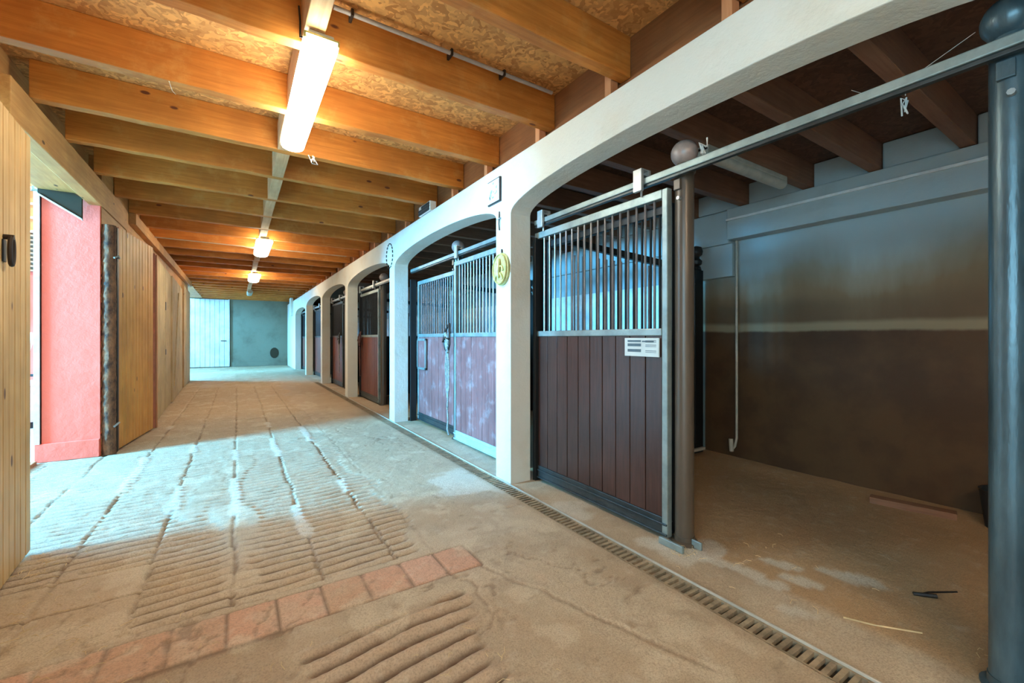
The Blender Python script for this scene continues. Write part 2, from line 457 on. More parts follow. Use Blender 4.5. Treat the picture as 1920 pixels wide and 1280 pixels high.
# left wall: masonry with openings at 3.9-6.67 and 17.0-22.6
DW = (3.88, 6.67)
b = MB()
b.box(-1.78, -1.31, .6, DW[0], -.05, 3.44)
b.box(-1.78, -1.31, -5.3, -2.6, -.05, 3.44)
b.box(-1.78, -1.31, -2.6, .6, 2.9, 3.44)
b.box(-1.78, -1.31, 6.70, 17.0, -.05, 3.44)
b.box(-1.78, -1.31, 17.0, YE-.01, 3.16, 3.44)
struct(b.build('wall_left', M['header']))
# pink reveal facing the yard
b = MB(); b.box(-1.80, -1.315, 6.655, 6.70, .0, 3.0); b.box(-1.83, -1.78, 6.655, 17, 0, 3.4)
struct(b.build('wall_reveal', M['pink']))
struct(MB().box(-1.83, -1.318, 6.635, 6.66, 0, .20).build('baseboard_reveal', M['pink'], bevel=.004))
struct(MB().box(-1.835, -1.79, 6.63, 6.655, .20, 3.0).build('trim_2', M['white']))
# lintel over the doorway (behind the beam)
struct(MB().box(-1.78, -1.42, 3.7, 6.9, 2.93, 3.44).build('trim_3', M['header'], bevel=.01))
struct(MB().box(-1.90, -1.80, 3.9, 6.6, -.02, .03).build('trim_4', M['stud'], bevel=.005))

# arcade wall
YS = [-.13+3.44*k for k in range(7)]     # near edges of the pillars (0 is beside the camera)
PW = .26
XA0, XA1 = 2.12, 2.34
def arcade():
    poly = [(YB, 3.0), (YE, 3.0)]
    path = []
    # lower outline from far to near
    path += [(YE, -.05)]
    path += [(YS[6], -.05)]
    for k in range(6, 0, -1):
        y1 = YS[k]; y0 = YS[k-1]+PW; c = (y0+y1)/2; h = (y1-y0)/2
        zs, rise = (2.50, .205) if k <= 5 else (2.35, .2)
        path.append((y1, zs))
        for i in range(1, 24):
            a = PI*i/24
            path.append((c+h*math.cos(a), zs+rise*math.sin(a)**.9))
        path.append((y0, zs)); path.append((y0, -.05)); path.append((YS[k-1], -.05))
    path += [(YS[0], 2.5), (YS[0]-1, 2.68), (YS[0]-2.2, 2.68), (YS[0]-3.18, 2.5), (YS[0]-3.18, -.05), (YB, -.05)]
    b = MB()
    # build as strips column by column for clean faces
    pts = path
    bb = MB()
    def strip(ya, yb, za, zb):
        bb.quadbox([(XA0,ya,za),(XA1,ya,za),(XA1,yb,zb),(XA0,yb,zb),(XA0,ya,3.0),(XA1,ya,3.0),(XA1,yb,3.0),(XA0,yb,3.0)])
    v = []; 
    n = len(pts)
    base = 0
    for (y, z) in pts: bb.v += [(XA0,y,z),(XA1,y,z)]
    tops = {}
    for i, (y, z) in enumerate(pts):
        if y not in tops:
            tops[y] = len(bb.v); bb.v += [(XA0,y,3.0),(XA1,y,3.0)]
    for i in range(n-1):
        y0, z0 = pts[i]; y1, z1 = pts[i+1]
        bb.f.append((2*i, 2*i+1, 2*i+3, 2*i+2))
        if abs(y0-y1) > 1e-6:
            t0, t1 = tops[y0], tops[y1]
            bb.f.append((2*i, 2*i+2, t1, t0)); bb.f.append((2*i+1, t0+1, t1+1, 2*i+3))
            bb.f.append((t0, t1, t1+1, t0+1))
    return bb
ar = arcade().build('wall_right', M['arch'], bevel=.006, seg=2); struct(ar)
# pilaster piece at the far end
struct(MB().box(2.02, 2.12, 21.4, 21.9, 2.35, 3.15).build('trim_5', M['arch'], bevel=.01))

# back wall cornice of the stalls
struct(MB().box(4.62, 4.79, YB, 2.72, 2.45, 2.79).build('trim_6', M['beam'], bevel=.008))
struct(MB().box(4.60, 4.63, YB, 2.72, 2.655, 2.68).build('trim_7', M['white'], bevel=.004))
struct(MB().box(4.66, 4.79, 2.72, YE, 2.42, 2.79).build('trim_8', M['beam'], bevel=.008))
struct(MB().box(4.70, 4.79, 2.70, YE, 2.05, 2.42).build('trim_9', M['beam'], bevel=.006))
struct(MB().box(4.70, 4.79, 3.35, YE, 1.42, 2.05).build('trim_10', M['white']))

# ------------------------------------------------------------------ joists
JY = [-1.44,-.57,.30,1.17,2.04,2.88,3.80,4.63,5.43,6.34,7.25,8.12]
while JY[-1] < 23.0: JY.append(JY[-1]+.87)
jb = None
JX0, JX1, JZ0, JZ1 = -1.305, 2.295, 3.15, 3.438
vis = 0
for i, y in enumerate(JY):
    # gently waney lower edge
    b = MB(); n = 16; rr = random.Random(i)
    for q in range(n):
        xa = JX0+(JX1-JX0)*q/n; xb = JX0+(JX1-JX0)*(q+1)/n
        b.v
    offs = [rr.uniform(-.004,.006) for _ in range(n+1)]
    base = len(b.v)
    for q in range(n+1):
        x = JX0+(JX1-JX0)*q/n; z = JZ0+offs[q]
        b.v += [(x,0,z-JZ0),(x,.09,z-JZ0),(x,.09,JZ1-JZ0),(x,0,JZ1-JZ0)]
    for q in range(n):
        for k in range(4):
            a0 = base+q*4; a1 = a0+4; k2 = (k+1)%4
            b.f.append((a0+k, a1+k, a1+k2, a0+k2))
    b.f.append((base,base+1,base+2,base+3)); e = base+n*4; b.f.append((e+3,e+2,e+1,e))
    o = b.build('ceiling_joist', M['joist'], bevel=.005); o.location = (0,y,JZ0)
    if y < 1.0: lab = 'orange pine ceiling joist above the picture\'s upper edge, nearer the camera than the others'
    else:
        lab = 'orange pine ceiling joist across the corridor, %s from the camera' % ORD[vis]; vis += 1
    tag(o, lab, 'joist', 'pine joists across the corridor ceiling')
# blocking pieces between joists, along the lamp line
for i in range(len(JY)-1):
    y0, y1 = JY[i]+.088, JY[i+1]+.002
    if y0 < 1.9 or i > 24: continue
    b = MB().box(-.055, .055, 0, y1-y0, -.13, .13)
    o = b.build('blocking', M['noggin'], bevel=.005); o.location = (.385+.004*((i%3)-1), y0, 3.15+.128)
    tag(o, 'pale wood blocking piece between the %s and %s ceiling joists' % (ORD[i-3], ORD[i-2]), 'blocking', 'blocking along the middle of the ceiling')
# short studs standing on the arcade wall
cnt = 0
for i, y in enumerate(JY):
    if y < .2: continue
    b = MB().box(-.035, .035, 0, .06, 0, .438)
    o = b.build('wall_stud', M['stud'], bevel=.003); o.location = (2.235, y+.095, 3.0)
    tag(o, 'short brown stud on top of the arcade wall, %s from the camera' % ORD[cnt], 'stud', 'studs above the arcade wall'); cnt += 1

# header beam over the doorway
o = MB().box(-1.41, -1.295, 0, 3.66, 0, .285).build('header_beam', M['header'], bevel=.006); o.location = (0,4.3,2.86)
tag(o, 'long knotty pine header beam over the yard doorway, under the joist ends', 'beam')
o = MB().box(-1.405, -1.30, 0, .12, 0, .30).build('post_cap', M['header'], bevel=.01); o.location = (0,7.98,2.83)
tag(o, 'short notched pine block at the far end of the header beam', 'beam')
o = MB().box(-1.309, -1.22, 0, 9.0, 0, .16).build('wall_plate', M['header'], bevel=.006); o.location=(0,8.12,2.985)
tag(o, 'wall plate timber running on beyond the header beam under the joists', 'beam')
# tilted olive board in doorway
b = MB(); b.quadbox([(-1.77,6.50,2.885),(-1.43,6.50,2.66),(-1.43,6.54,2.66),(-1.77,6.54,2.885),(-1.77,6.50,3.11),(-1.43,6.50,2.89),(-1.43,6.54,2.89),(-1.77,6.54,3.11)])
t = empty('hanging_board', (-1.6,6.52,2.7)); tag(t, 'dark olive board hanging at a slant across the top of the pink reveal', 'board')
b.build('board', M['olive'], t, True, bevel=.003)
b = MB(); b.quadbox([(-1.77,6.49,2.87),(-1.43,6.49,2.645),(-1.43,6.55,2.645),(-1.77,6.55,2.87),(-1.77,6.49,2.885),(-1.43,6.49,2.66),(-1.43,6.55,2.66),(-1.77,6.55,2.885)])
b.build('edge_strip', M['white'], t, True)
b = MB(); rr = random.Random(5)
for k in range(16):
    z = 2.9+k*.015; x = -1.785
    b.tube([(x+rr.uniform(-.03,.02), 6.51, z+rr.uniform(-.02,.02)) for _ in range(5)], .006, 5)
b.build('torn_mesh', M['stoneblk'], t, True)

# ------------------------------------------------------------------ door leaves on the left wall
def leaf_beads(L, H, n, th, mat, name, parent, groove=.014):
    """beaded vertical boards: local x thickness 0..th (face +x), y along 0..L"""
    b = MB(); rr = random.Random(int(L*100))
    w = L/n
    for k in range(n):
        y0 = k*w; d = rr.uniform(0, .003)
        b.quadbox([(0,y0,0),(th-groove,y0,0),(th-groove,y0+w,0),(0,y0+w,0),(0,y0,H),(th-groove,y0,H),(th-groove,y0+w,H),(0,y0+w,H)])
        b.quadbox([(th-groove,y0+.004,0),(th-d,y0+.009,0),(th-d,y0+w-.009,0),(th-groove,y0+w-.004,0),
                   (th-groove,y0+.004,H),(th-d,y0+.009,H),(th-d,y0+w-.009,H),(th-groove,y0+w-.004,H)])
    return b.build(name, mat, parent)
def door_leaf(loc, to, H, n, mat, label, group=None, edge=None):
    dx, dy = to[0]-loc[0], to[1]-loc[1]; Ln = math.hypot(dx,dy); rz = math.atan2(dy,dx)-PI/2
    t = empty('door_leaf', loc, rz); tag(t, label, 'door', group)
    leaf_beads(Ln, H, n, .045, mat, 'board_panel', t)
    for z in (.25, H-.45): MB().box(-.02, .0, .0, Ln, z, z+.15).build('ledge', edge or mat, t, bevel=.004)
    e = MB().box(-.015, .047, -.012, .0, 0, H); e.build('edge_strip', edge or mat, t)
    return t, Ln
# near leaf (hinged at y=3.9, reaches towards the camera)
t, Ln = door_leaf((-1.03,2.42,.02), (-1.135,3.9,.02), 2.585, 15, M['leaf'], 'pale pine door leaf with an iron ring pull, at the picture\'s left edge')
b = MB(); pts = []
for k in range(25):
    a = 2*PI*k/24; pts.append((.075, .99+.028*math.cos(a), 1.80+.075*math.sin(a)))
b.tube(pts, .011, 8, cap=False); b.tube([(.04,.99,1.875),(.085,.99,1.875)], .014, 8)
h = b.build('ring_pull', M['iron'], t, smooth=True)
b = MB(); b.box(.044,.052,.965,1.015,1.74,1.86); b.build('pull_plate', M['black'], t, bevel=.003)
# second leaf, hinged at the dark post
t, Ln = door_leaf((-1.235,6.88,.02), (-1.08,8.17,.02), 2.66, 11, M['leaf2'], 'orange pine door leaf of narrow boards hinged at the rusty brown post', edge=M['leafpink'])
for z in (.45, 1.35, 2.25):
    b = MB().box(-.03,.03,-.05,.02,z,z+.10); b.build('hinge', M['leafpink'], t, bevel=.008)
# rusty brown post
t = empty('jamb_post', (-1.25,6.73,0)); tag(t, 'rough rust-brown metal jamb post between pink reveal and orange door leaf', 'post')
rr = random.Random(11); b = MB()
NZ = 90; NA = 22
for q in range(NZ+1):
    z = 2.66*q/NZ
    for k in range(NA):
        a = 2*PI*k/NA; rad = .062 + rr.choice((0,0,0,.004,.009))*(1 if math.cos(a)<.2 else .3) + rr.uniform(-.0015,.0015)
        b.v.append((-1.25+rad*math.cos(a), 6.72+rad*math.sin(a), z))
for q in range(NZ):
    for k in range(NA): b.f.append((q*NA+k, q*NA+(k+1)%NA, (q+1)*NA+(k+1)%NA, (q+1)*NA+k))
b.f.append(tuple(NZ*NA+k for k in range(NA)))
b.build('shaft', M['rust'], t, True, smooth=True)
MB().box(-1.31,-1.19,6.79,6.86,0,2.66).build('gap_shade', M['black'], t, True)  # black filler standing in for the shade in the gap between post and leaf
for z in (.32, 2.28):
    b = MB(); b.tube([(-1.20,6.67,z),(-1.17,6.72,z+.03),(-1.18,6.82,z+.02)], .012, 8); b.build('hinge_pin', M['galv'], t, True, smooth=True)
# upright plank and old leaves
t = empty('upright_plank', (-1.06,8.30,.0)); tag(t, 'upright narrow reddish plank standing just behind the orange door leaf', 'plank')
MB().box(-1.10,-1.03,8.28,8.36,.0,2.62).build('plank', M['leafpink'], t, True, bevel=.004)
MB().box(-1.028,-1.01,8.30,8.37,.0,2.60).build('pale_strip', M['stud'], t, True, bevel=.003)
t, Ln = door_leaf((-1.125,8.95,.02), (-1.19,11.2,.02), 2.62, 9, M['leafold'], 'old yellow-brown door leaf folded back just beyond the upright plank')
MB().box(.045,.05,1.2,1.3,1.85,2.0).build('latch_hole', M['black'], t); MB().box(.045,.05,1.22,1.3,1.02,1.12).build('latch_hole', M['black'], t)
t, Ln = door_leaf((-1.17,11.3,.02), (-1.255,14.2,.02), 2.62, 9, M['leafold'], 'old yellow-brown door leaf with crossing braces, second beyond the upright plank')
b = MB()
b.quadbox([(.045,.3,.3),(.06,.3,.3),(.06,.42,.3),(.045,.42,.3),(.045,1.5,2.4),(.06,1.5,2.4),(.06,1.62,2.4),(.045,1.62,2.4)])
b.build('brace', M['leafold'], t)
t, Ln = door_leaf((-1.245,14.5,.02), (-1.285,16.8,.02), 2.75, 8, M['leafold'], 'old narrow framed shutter leaf at the far end of the left wall')
# white plank door at the end
t = empty('plank_door', (-2.2,YE-.12,0)); tag(t, 'tall white painted plank door at the far end, lit by daylight', 'door')
b = MB(); n = 11; W = 2.0
for k in range(n): b.box(-2.3+W*k/n+.006, -2.3+W*(k+1)/n-.006, YE-.09, YE-.05, .03, 3.12)
b.box(-2.3,-2.3+W,YE-.05,YE-.03,.03,3.12)
b.build('board_panel', M['whiteleaf'], t, True, bevel=.004)
MB().box(-.62,-.40,YE-.12,YE-.09,1.20,1.235).build('handle', M['iron'], t, True, bevel=.004)
MB().box(-.33,-.28,YE-.10,YE-.02,.03,3.14).build('edge_batten', M['whiteleaf'], t, True, bevel=.004)
# scar and skirting of the end wall
b = MB(); rr = random.Random(4)
b.lathe([(.001,-.02),(.12,-.02),(.20,-.01),(.24,.0)], (0,0), 14)
o = b.build('wall_patch', M['olive'], smooth=True); o.rotation_euler = (PI/2,0,0); o.location = (1.55,YE-.012,.62); o.scale=(.8,1.1,1)
tag(o, 'dark round broken patch low on the far end wall', 'hole')
struct(MB().box(-.25,2.1,YE-.03,YE,.0,.22).build('baseboard_end', M['endwall'], bevel=.01))

# ------------------------------------------------------------------ stall fronts
def stall_panel(name, cat, label, group, loc, L=1.5, plank='plank', frame='steel', sliding=True, sign=False, hatch=False, H=2.35, nbars=17, barm='bar', sliver=False, rail='steeldark'):
    t = empty(name, loc); tag(t, label, cat, group)
    fm = M[frame]
    for y in (0, L-.045):
        o = MB().box(0,.05,y,y+.045,.02,H).build('stile', fm, t, bevel=.006)
    MB().box(.0,.05,.045,L-.045,H-.06,H).build('top_rail', fm, t, bevel=.005)
    MB().box(-.004,.05,.045,L-.045,1.365,1.415).build('middle_rail', fm, t, bevel=.005)
    b = MB().box(.0,.05,.045,L-.045,.03,.145); b.box(-.012,.0,.0,L,.10,.112); b.box(-.010,.0,0,L,.03,.045)
    b.build('bottom_rail', M[rail], t, bevel=.003)
    b = MB(); n = 10; rr = random.Random(int(loc[1]*10)); y = .047; w = (L-.094)/n
    for k in range(n):
        d = rr.uniform(0,.003)
        b.box(.010-d,.034,y+.003,y+w-.003,.145,1.367); y += w
    b.box(.030,.040,.045,L-.045,.145,1.367)
    b.build('plank_panel', M[plank], t, bevel=.003)
    bb = MB().tube([(.025,0,1.41),(.025,0,H-.055)], .0085, 8)
    b0 = bb.build('bar', M[barm], t, smooth=True); sp = (L-.09)/(nbars+1); b0.location = (0,.045+sp,0)
    for k in range(1, nbars):
        c = b0.copy(); link(c); c.parent = t; c.location = (0,.045+sp*(k+1),0)
    if sliding:
        for y in (.17, L-.19):
            hg = MB().box(-.055,-.030,y,y+.075,H+.02,H+.17)
            hg.box(.020,.045,y,y+.075,H+.06,H+.17); hg.box(-.055,.045,y,y+.075,H+.165,H+.175)
            hg = hg.build('hanger', M['galv'], t, bevel=.003)
            w = MB(); w.tube([(-.03,y+.037,H+.125),(.02,y+.037,H+.125)], .022, 14); w.build('roller', M['steeldark'], hg, smooth=True)
            w = MB(); w.tube([(-.01,y+.037,H-.01),(-.01,y+.037,H+.06)], .008, 8); w.build('bolt', M['galv'], hg, smooth=True)
    if sign:
        s = MB().box(-.012,.0,.06,.36,1.22,1.35).build('name_plate', M['paper'], t, bevel=.002)
        b = MB()
        for k,(z,h) in enumerate(((1.325,.010),(1.295,.016),(1.255,.016))):
            b.box(-.0135,-.012,.10,.20,z-.004,z+h-.004) if k==0 else None
            b.box(-.0135,-.012,.21,.33,z-.004,z+h)
            b.box(-.0135,-.012,.08,.17,z+.004,z+.008); b.box(-.0135,-.012,.08,.17,z-.006,z-.003)
        b.build('plate_print', M['ink'], s)
    if hatch:
        b = MB(); y0,y1,z0,z1 = L-.42,L-.045,.85,1.34
        b.box(-.03,-.005,y0,y0+.035,z0,z1); b.box(-.03,-.005,y1-.035,y1,z0,z1); b.box(-.03,-.005,y0,y1,z0,z0+.035); b.box(-.03,-.005,y0,y1,z1-.035,z1)
        hf = b.build('hatch_frame', M['steel'], t, bevel=.004)
        b = MB()
        for k in range(4): b.box(-.018,-.006,y0+.037+k*.075,y0+.107+k*.075,z0+.035,z1-.035)
        b.build('hatch_boards', M[plank], hf, bevel=.002)
    return t
def stall_post(loc, label, mat='post', H=2.43, ball='ball', foot=True):
    t = empty('stall_post', loc); tag(t, label, 'post', 'round posts of the stall fronts')
    MB().lathe([(.060,0),(.060,H)], (0,0), 28).build('shaft', M[mat], t, smooth=True)
    MB().lathe([(.066,H),(.070,H+.01),(.070,H+.03),(.048,H+.04),(.048,H+.07)], (0,0), 24).build('collar', M[mat], t, smooth=True)
    prof = [(.048+.0,H+.07)]
    R = .085; c = H+.07+.07
    for k in range(0, 15):
        a = -1.0+ (PI/2+1.0)*k/14
        prof.append((max(.002,R*math.cos(a)), c+R*math.sin(a)))
    MB().lathe(prof, (0,0), 24).build('ball_cap', M[ball], t, smooth=True)
    b = MB().box(-.075,-.03,-.02,.03,H-.11,H-.04); b.build('rail_bracket', M[mat], t, bevel=.004)
    b = MB(); b.tube([(-.062,-.01,H-.17),(-.085,-.01,H-.17)], .012, 8); b.build('bolt', M['galv'], t, smooth=True)
    if foot: MB().lathe([(.085,0),(.085,.015),(.066,.02),(.064,.05)], (0,0), 24).build('foot_collar', M[mat], t, smooth=True)
    return t
BN = ['nearest stall','second stall','third stall','fourth stall','fifth stall','sixth stall']
XD = 2.40
for k in range(6):
    y0 = YS[k]+PW; y1 = YS[k+1]; mid = 1.76+3.44*k
    far = (k != 1)
    pk = ['plank','plankred','plankbrown','plankbrown','plankbrown','plankbrown'][k]
    barm = 'bar' if k < 2 else 'barblack'
    fr = ['steel','steel','steel','steeldark','steeldark','steeldark'][k]
    lab = ['sliding stall door of the open nearest stall, dark brown planks and a name plate',
           'closed sliding stall door with reddish planks, behind the gold medallion pillar',
           'sliding stall door with red-brown planks and a dark grille, third from the camera',
           'sliding stall door in deep shade, fourth from the camera',
           'sliding stall door under the fifth arch, mostly hidden by pillars',
           'sliding stall door under the small last arch'][k]
    stall_panel('stall_door','door',lab,'sliding stall doors under the arches',(XD, mid+.06 if far else y0+.06, 0), 1.5, pk, fr, True, sign=(k==0), barm=barm, nbars=17,
                rail='steeldark' if k != 1 else 'blue')
    # fixed panel (far half)
    stall_panel('stall_front_panel','stall panel','fixed grille panel beside the round post, %s' % ('behind the open door of the nearest stall' if k==0 else 'in the '+BN[k]),
                'fixed stall front panels',(XD+.085, mid+.082, 0), y1-mid-.125, pk if k==1 else 'plankbrown', 'steel' if k==1 else 'black', False, hatch=(k==1), barm='bar' if k==1 else 'barblack', nbars=16, H=2.27)
    stall_post((2.49, mid-.005, 0), 'brown round steel post with ball cap at the middle of the %s front' % BN[k], ball='ball')
    if k == 0:
        stall_post((2.485, .335, 0), 'blue-grey round steel column at the picture\'s right edge', mat='column', ball='column')
    # square dark post against pillar
    o = MB().box(0,.10,-.040,0,0,2.30).build('wall_channel', M['black'], bevel=.004); o.location = (2.37, y1, 0)
    tag(o, 'black upright channel against the far pillar of the %s' % BN[k], 'post', 'black channels beside the pillars')
    # track
    t = empty('sliding_track', (XD-.01, y0, 2.42)); tag(t, 'long steel sliding door track across the %s' % BN[k], 'track', 'sliding door tracks under the arches')
    MB().box(XD-.028, XD+.012, y0+.02, y1-.02, 2.415, 2.46).build('rail', M['steel'] if k<2 else M['galv'], t, True, bevel=.006)
    MB().box(XD-.02, XD+.01, y0+.02, y1-.02, 2.395, 2.413).build('lower_flange', M['steeldark'], t, True, bevel=.003)
    # partition
    yp = mid+1.28
    if k < 5:
        t = empty('stall_partition', (2.6, yp, 0)); tag(t, 'black barred partition between the %s and the one beyond' % BN[k], 'partition', 'partitions between stalls')
        MB().box(2.60, 4.50, yp, yp+.05, .02, 1.38).build('plank_panel', M['black'], t, True)
        MB().quadbox([(2.60,yp,2.22),(4.5,yp,2.10),(4.5,yp+.05,2.10),(2.60,yp+.05,2.22),(2.60,yp,2.28),(4.5,yp,2.18),(4.5,yp+.05,2.18),(2.60,yp+.05,2.28)]).build('top_rail', M['black'], t, True, bevel=.004)
        bb = MB().tube([(0,0,1.38),(0,0,2.13)], .010, 6).build('bar', M['bar'], t, smooth=True); bb.location=(.08,.025,0)
        for q in range(1,17):
            c = bb.copy(); link(c); c.parent = t; c.location = (.08+.105*q,.025,0)
        MB().box(4.50,4.66,yp-.01,yp+.07,0,2.15).build('end_post', M['black'], t, True, bevel=.004)
        MB().lathe([(.06,2.15),(.05,2.19),(.035,2.20),(.06,2.22),(.065,2.26),(.04,2.29),(.04,2.31),(.065,2.33),(.075,2.37),(.06,2.42),(.01,2.44)], (4.58,yp+.03), 20).build('finial', M['leather'], t, True, smooth=True)
# door foot guides by the post
t = empty('floor_guide', (2.36,1.80,0)); tag(t, 'bent steel floor guide at the foot of the nearest stall door', 'guide')
MB().box(2.335,2.355,1.66,1.84,.0,.045).build('front_plate', M['steel'], t, True, bevel=.004)
MB().box(2.47,2.485,1.62,1.69,.0,.05).build('rear_plate', M['steel'], t, True, bevel=.004)

# stall ceiling joists
sj = [-.35,.22,.80,1.36,1.88,2.50,3.1]+[3.72+.6*k for k in range(14)]
for i, y in enumerate(sj):
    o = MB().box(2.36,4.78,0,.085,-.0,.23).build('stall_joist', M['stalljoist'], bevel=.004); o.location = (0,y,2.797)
    if i < 6: lab = 'dark ceiling joist of the nearest stall, %s counting away from the camera' % ORD[i]
    else: lab = 'dark ceiling joist over the farther stalls, %s past the nearest stall' % ORD[i-6]
    tag(o, lab, 'joist', 'dark joists over the stalls')
for i in range(len(sj)-1):
    if sj[i] > 4: break
    o = MB().box(4.66,4.775,0,sj[i+1]-sj[i]-.095,0,.225).build('infill_block', M['beam'], bevel=.01); o.location = (0,sj[i]+.09,2.797)
    tag(o, 'pale plastered infill between the %s and %s dark stall joists' % (ORD[i],ORD[i+1]), 'block', 'plastered infills on the stall cornice')

# unlit lamp in the stall
t = empty('stall_light', (3.55,2.03,2.72)); tag(t, 'unlit grey fluorescent fixture under a dark stall joist', 'light')
MB().box(2.95,4.15,1.875,1.975,2.755,2.797).build('housing', M['lampoff'], t, True, bevel=.008)
MB().tube([(2.95,1.925,2.745),(4.15,1.925,2.745)], .048, 14).build('diffuser', M['lampoff'], t, True, smooth=True)
# vertical conduit on the back wall
t = empty('wall_conduit', (4.76,2.68,.0)); tag(t, 'thin vertical pipe on the stall back wall ending in a hook', 'pipe')
MB().tube([(4.755,2.68,2.45),(4.755,2.68,.22),(4.755,2.70,.12),(4.755,2.73,.08)], .014, 10).build('pipe', M['cream'], t, True, smooth=True)
MB().tube([(4.74,2.73,.06),(4.74,2.74,.20)], .024, 10).build('socket', M['cream'], t, True, smooth=True)
# small things by the back wall of the stall
t = empty('low_rail', (4.6,2.9,0)); tag(t, 'narrow pale rail lying low before the stall partition, right of the round post', 'board')
MB().box(4.05,4.55,2.93,2.97,.06,.09).build('rail_piece', M['cream'], t, True, bevel=.004)
o = MB().box(0,.5,0,.10,0,.05).build('loose_board', M['stalljoist'], bevel=.004); o.location=(4.35,1.35,.0); o.rotation_euler=(0,0,-1.35)
tag(o, 'loose grey board lying at the foot of the stall back wall', 'board')
o = MB().lathe([(.12,0),(.15,.26),(.155,.27),(.14,.27),(.11,.02)], (0,0), 20).build('bucket', M['bucket'], smooth=True); o.location=(4.55,.62,.0)
tag(o, 'black bucket by the back wall, half hidden by the right-hand column', 'bucket')

# ------------------------------------------------------------------ drain grate
b = MB(); b.box(1.978,1.988,-.4,14.2,-.03,-.001); b.box(2.092,2.102,-.4,14.2,-.03,-.001)
y = 0.0
while y < 14.2:
    b.box(1.988,2.092,y,y+.022,-.022,-.003); y += .042
    if y > 9: y += .02
t = b.build('drain_grate', M['grate'])
tag(t, 'long rusty slotted drain grate running past the pillars', 'drain')
o = MB().box(2.103,2.115,-.4,14.2,-.01,.010).build('drain_curb', M['stoneblk'], bevel=.003)
tag(o, 'thin pale kerb strip along the drain grate', 'kerb')

# ------------------------------------------------------------------ lamps
def lamp(y0, L, label, on=True, w=.19, zb=3.02, mat='diff'):
    t = empty('ceiling_light', (.42, y0, zb)); tag(t, label, 'light', 'strip lights along the ceiling')
    MB().box(-.07,.07,.02,L-.02,.085,.128).build('housing', M['housing'], t, bevel=.006)
    # rounded trough diffuser
    b = MB(); n = 10; prof = []
    for k in range(n+1):
        a = PI*k/n; prof.append((-w/2*math.cos(a)*(1 if 0<k<n else 1), .085-.085*math.sin(a)**.55))
    m = len(prof)
    for yy, s in ((.0,.90),(.02,1),(L-.02,1),(L,.90)):
        for (x,z) in prof: b.v.append((x*s, yy, .085-(.085-z)*s))
    for i in range(3):
        for k in range(m-1): b.f.append((i*m+k, i*m+k+1, (i+1)*m+k+1, (i+1)*m+k))
        b.f.append((i*m+m-1, i*m, (i+1)*m, (i+1)*m+m-1))
    b.f.append(tuple(range(m))); b.f.append(tuple(range(3*m,4*m))[::-1])
    b.build('diffuser', M[mat] if on else M['lampoff'], t, smooth=True)
    if on:
        MB().box(-w/2*1.02,w/2*1.02,.0,.035,.06,.10).build('end_clip', M['lampend'], t, bevel=.006)
    return t
lamp(2.70,1.60,'long glowing strip light nearest the camera, yellowed at one end', mat='diffnear')
lamp(8.75,1.5,'glowing strip light in the middle of the corridor ceiling', w=.26)
lamp(13.6,1.5,'small glowing strip light farthest of the lit ones', w=.28)
lamp(18.7,1.3,'unlit white strip light at the far end of the ceiling', on=False)
lamp(-2.6,1.6,'added unseen fill light in strip light form behind the camera', mat='difffill')  # added out of view to brighten the foreground with warm fill
# conduit on ceiling
t = empty('ceiling_conduit', (.5,2.80,3.40)); tag(t, 'thin grey conduit pipe clipped along a joist near the ceiling', 'pipe')
MB().tube([(.50,2.80,3.385),(2.20,2.80,3.385)], .015, 10).build('pipe', M['pipe'], t, True, smooth=True)
for x in (.60,1.28,1.72):
    MB().box(x,x+.018,2.78,2.86,3.365,3.41).build('clip', M['iron'], t, True, bevel=.003)
# cable down the first blocking
b = MB().tube([(.315,2.86,3.35),(.315,2.80,3.22),(.315,2.80,3.13),(.345,2.74,3.10),(.36,2.72,3.11)], .006, 6)
o = b.build('lamp_cable', M['black'], smooth=True); tag(o, 'black cable running down to the near strip light', 'cable')
# pale cables at the second lamp
b = MB().tube([(-1.28,9.74,3.13),(-.6,9.74,3.125),(.1,9.74,3.12),(.25,9.70,3.09),(.36,9.65,3.08)], .010, 6)
o = b.build('ceiling_cable', M['cream'], smooth=True); tag(o, 'pale cable crossing the ceiling to the middle strip light from the left', 'cable')
b = MB().tube([(.50,9.55,3.09),(.65,9.74,3.12),(2.0,9.74,3.12)], .010, 6)
o = b.build('ceiling_cable', M['cream'], smooth=True); tag(o, 'pale cable crossing the ceiling from the middle strip light to the arcade', 'cable')

# ------------------------------------------------------------------ ornaments on the arcade
XF = XA0
t = empty('wall_plaque', (XF,3.57,2.76)); tag(t, 'small square blue and white tile plaque above the medallion pillar', 'plaque')
MB().box(XF-.018,XF,3.47,3.705,2.655,2.89).build('backing', M['leather'], t, True)
MB().box(XF-.024,XF-.016,3.482,3.70,2.667,2.88).build('tile', M['white'], t, True, bevel=.003)
b = MB(); rr = random.Random(9)
for q in range(16):
    yy = rr.uniform(3.51,3.67); zz = rr.uniform(2.71,2.86); s_ = rr.uniform(.006,.018)
    b.box(XF-.0265,XF-.0235,yy-s_,yy+s_*.6,zz-s_*.5,zz+s_)
b.build('glaze_pattern', M['blue'], t, True)
t = empty('medallion', (XF,3.45,2.02)); tag(t, 'yellow oval relief medallion hanging on the pillar front', 'medallion')
b = MB()
def oval(cy, cz, a, c, x0, x1, n=28, dome=0):
    bb = len(b.v)
    for x, s in ((x1,1),(x1-(x1-x0)*.6,1.0),(x0,.88)):
        for k in range(n):
            an = 2*PI*k/n; b.v.append((x, cy+a*s*math.cos(an), cz+c*s*math.sin(an)))
    for i in range(2):
        for k in range(n): b.f.append((bb+i*n+k, bb+i*n+(k+1)%n, bb+(i+1)*n+(k+1)%n, bb+(i+1)*n+k))
    b.f.append(tuple(bb+2*n+k for k in range(n)))
oval(3.45,2.00,.135,.155,XF-.035,XF)
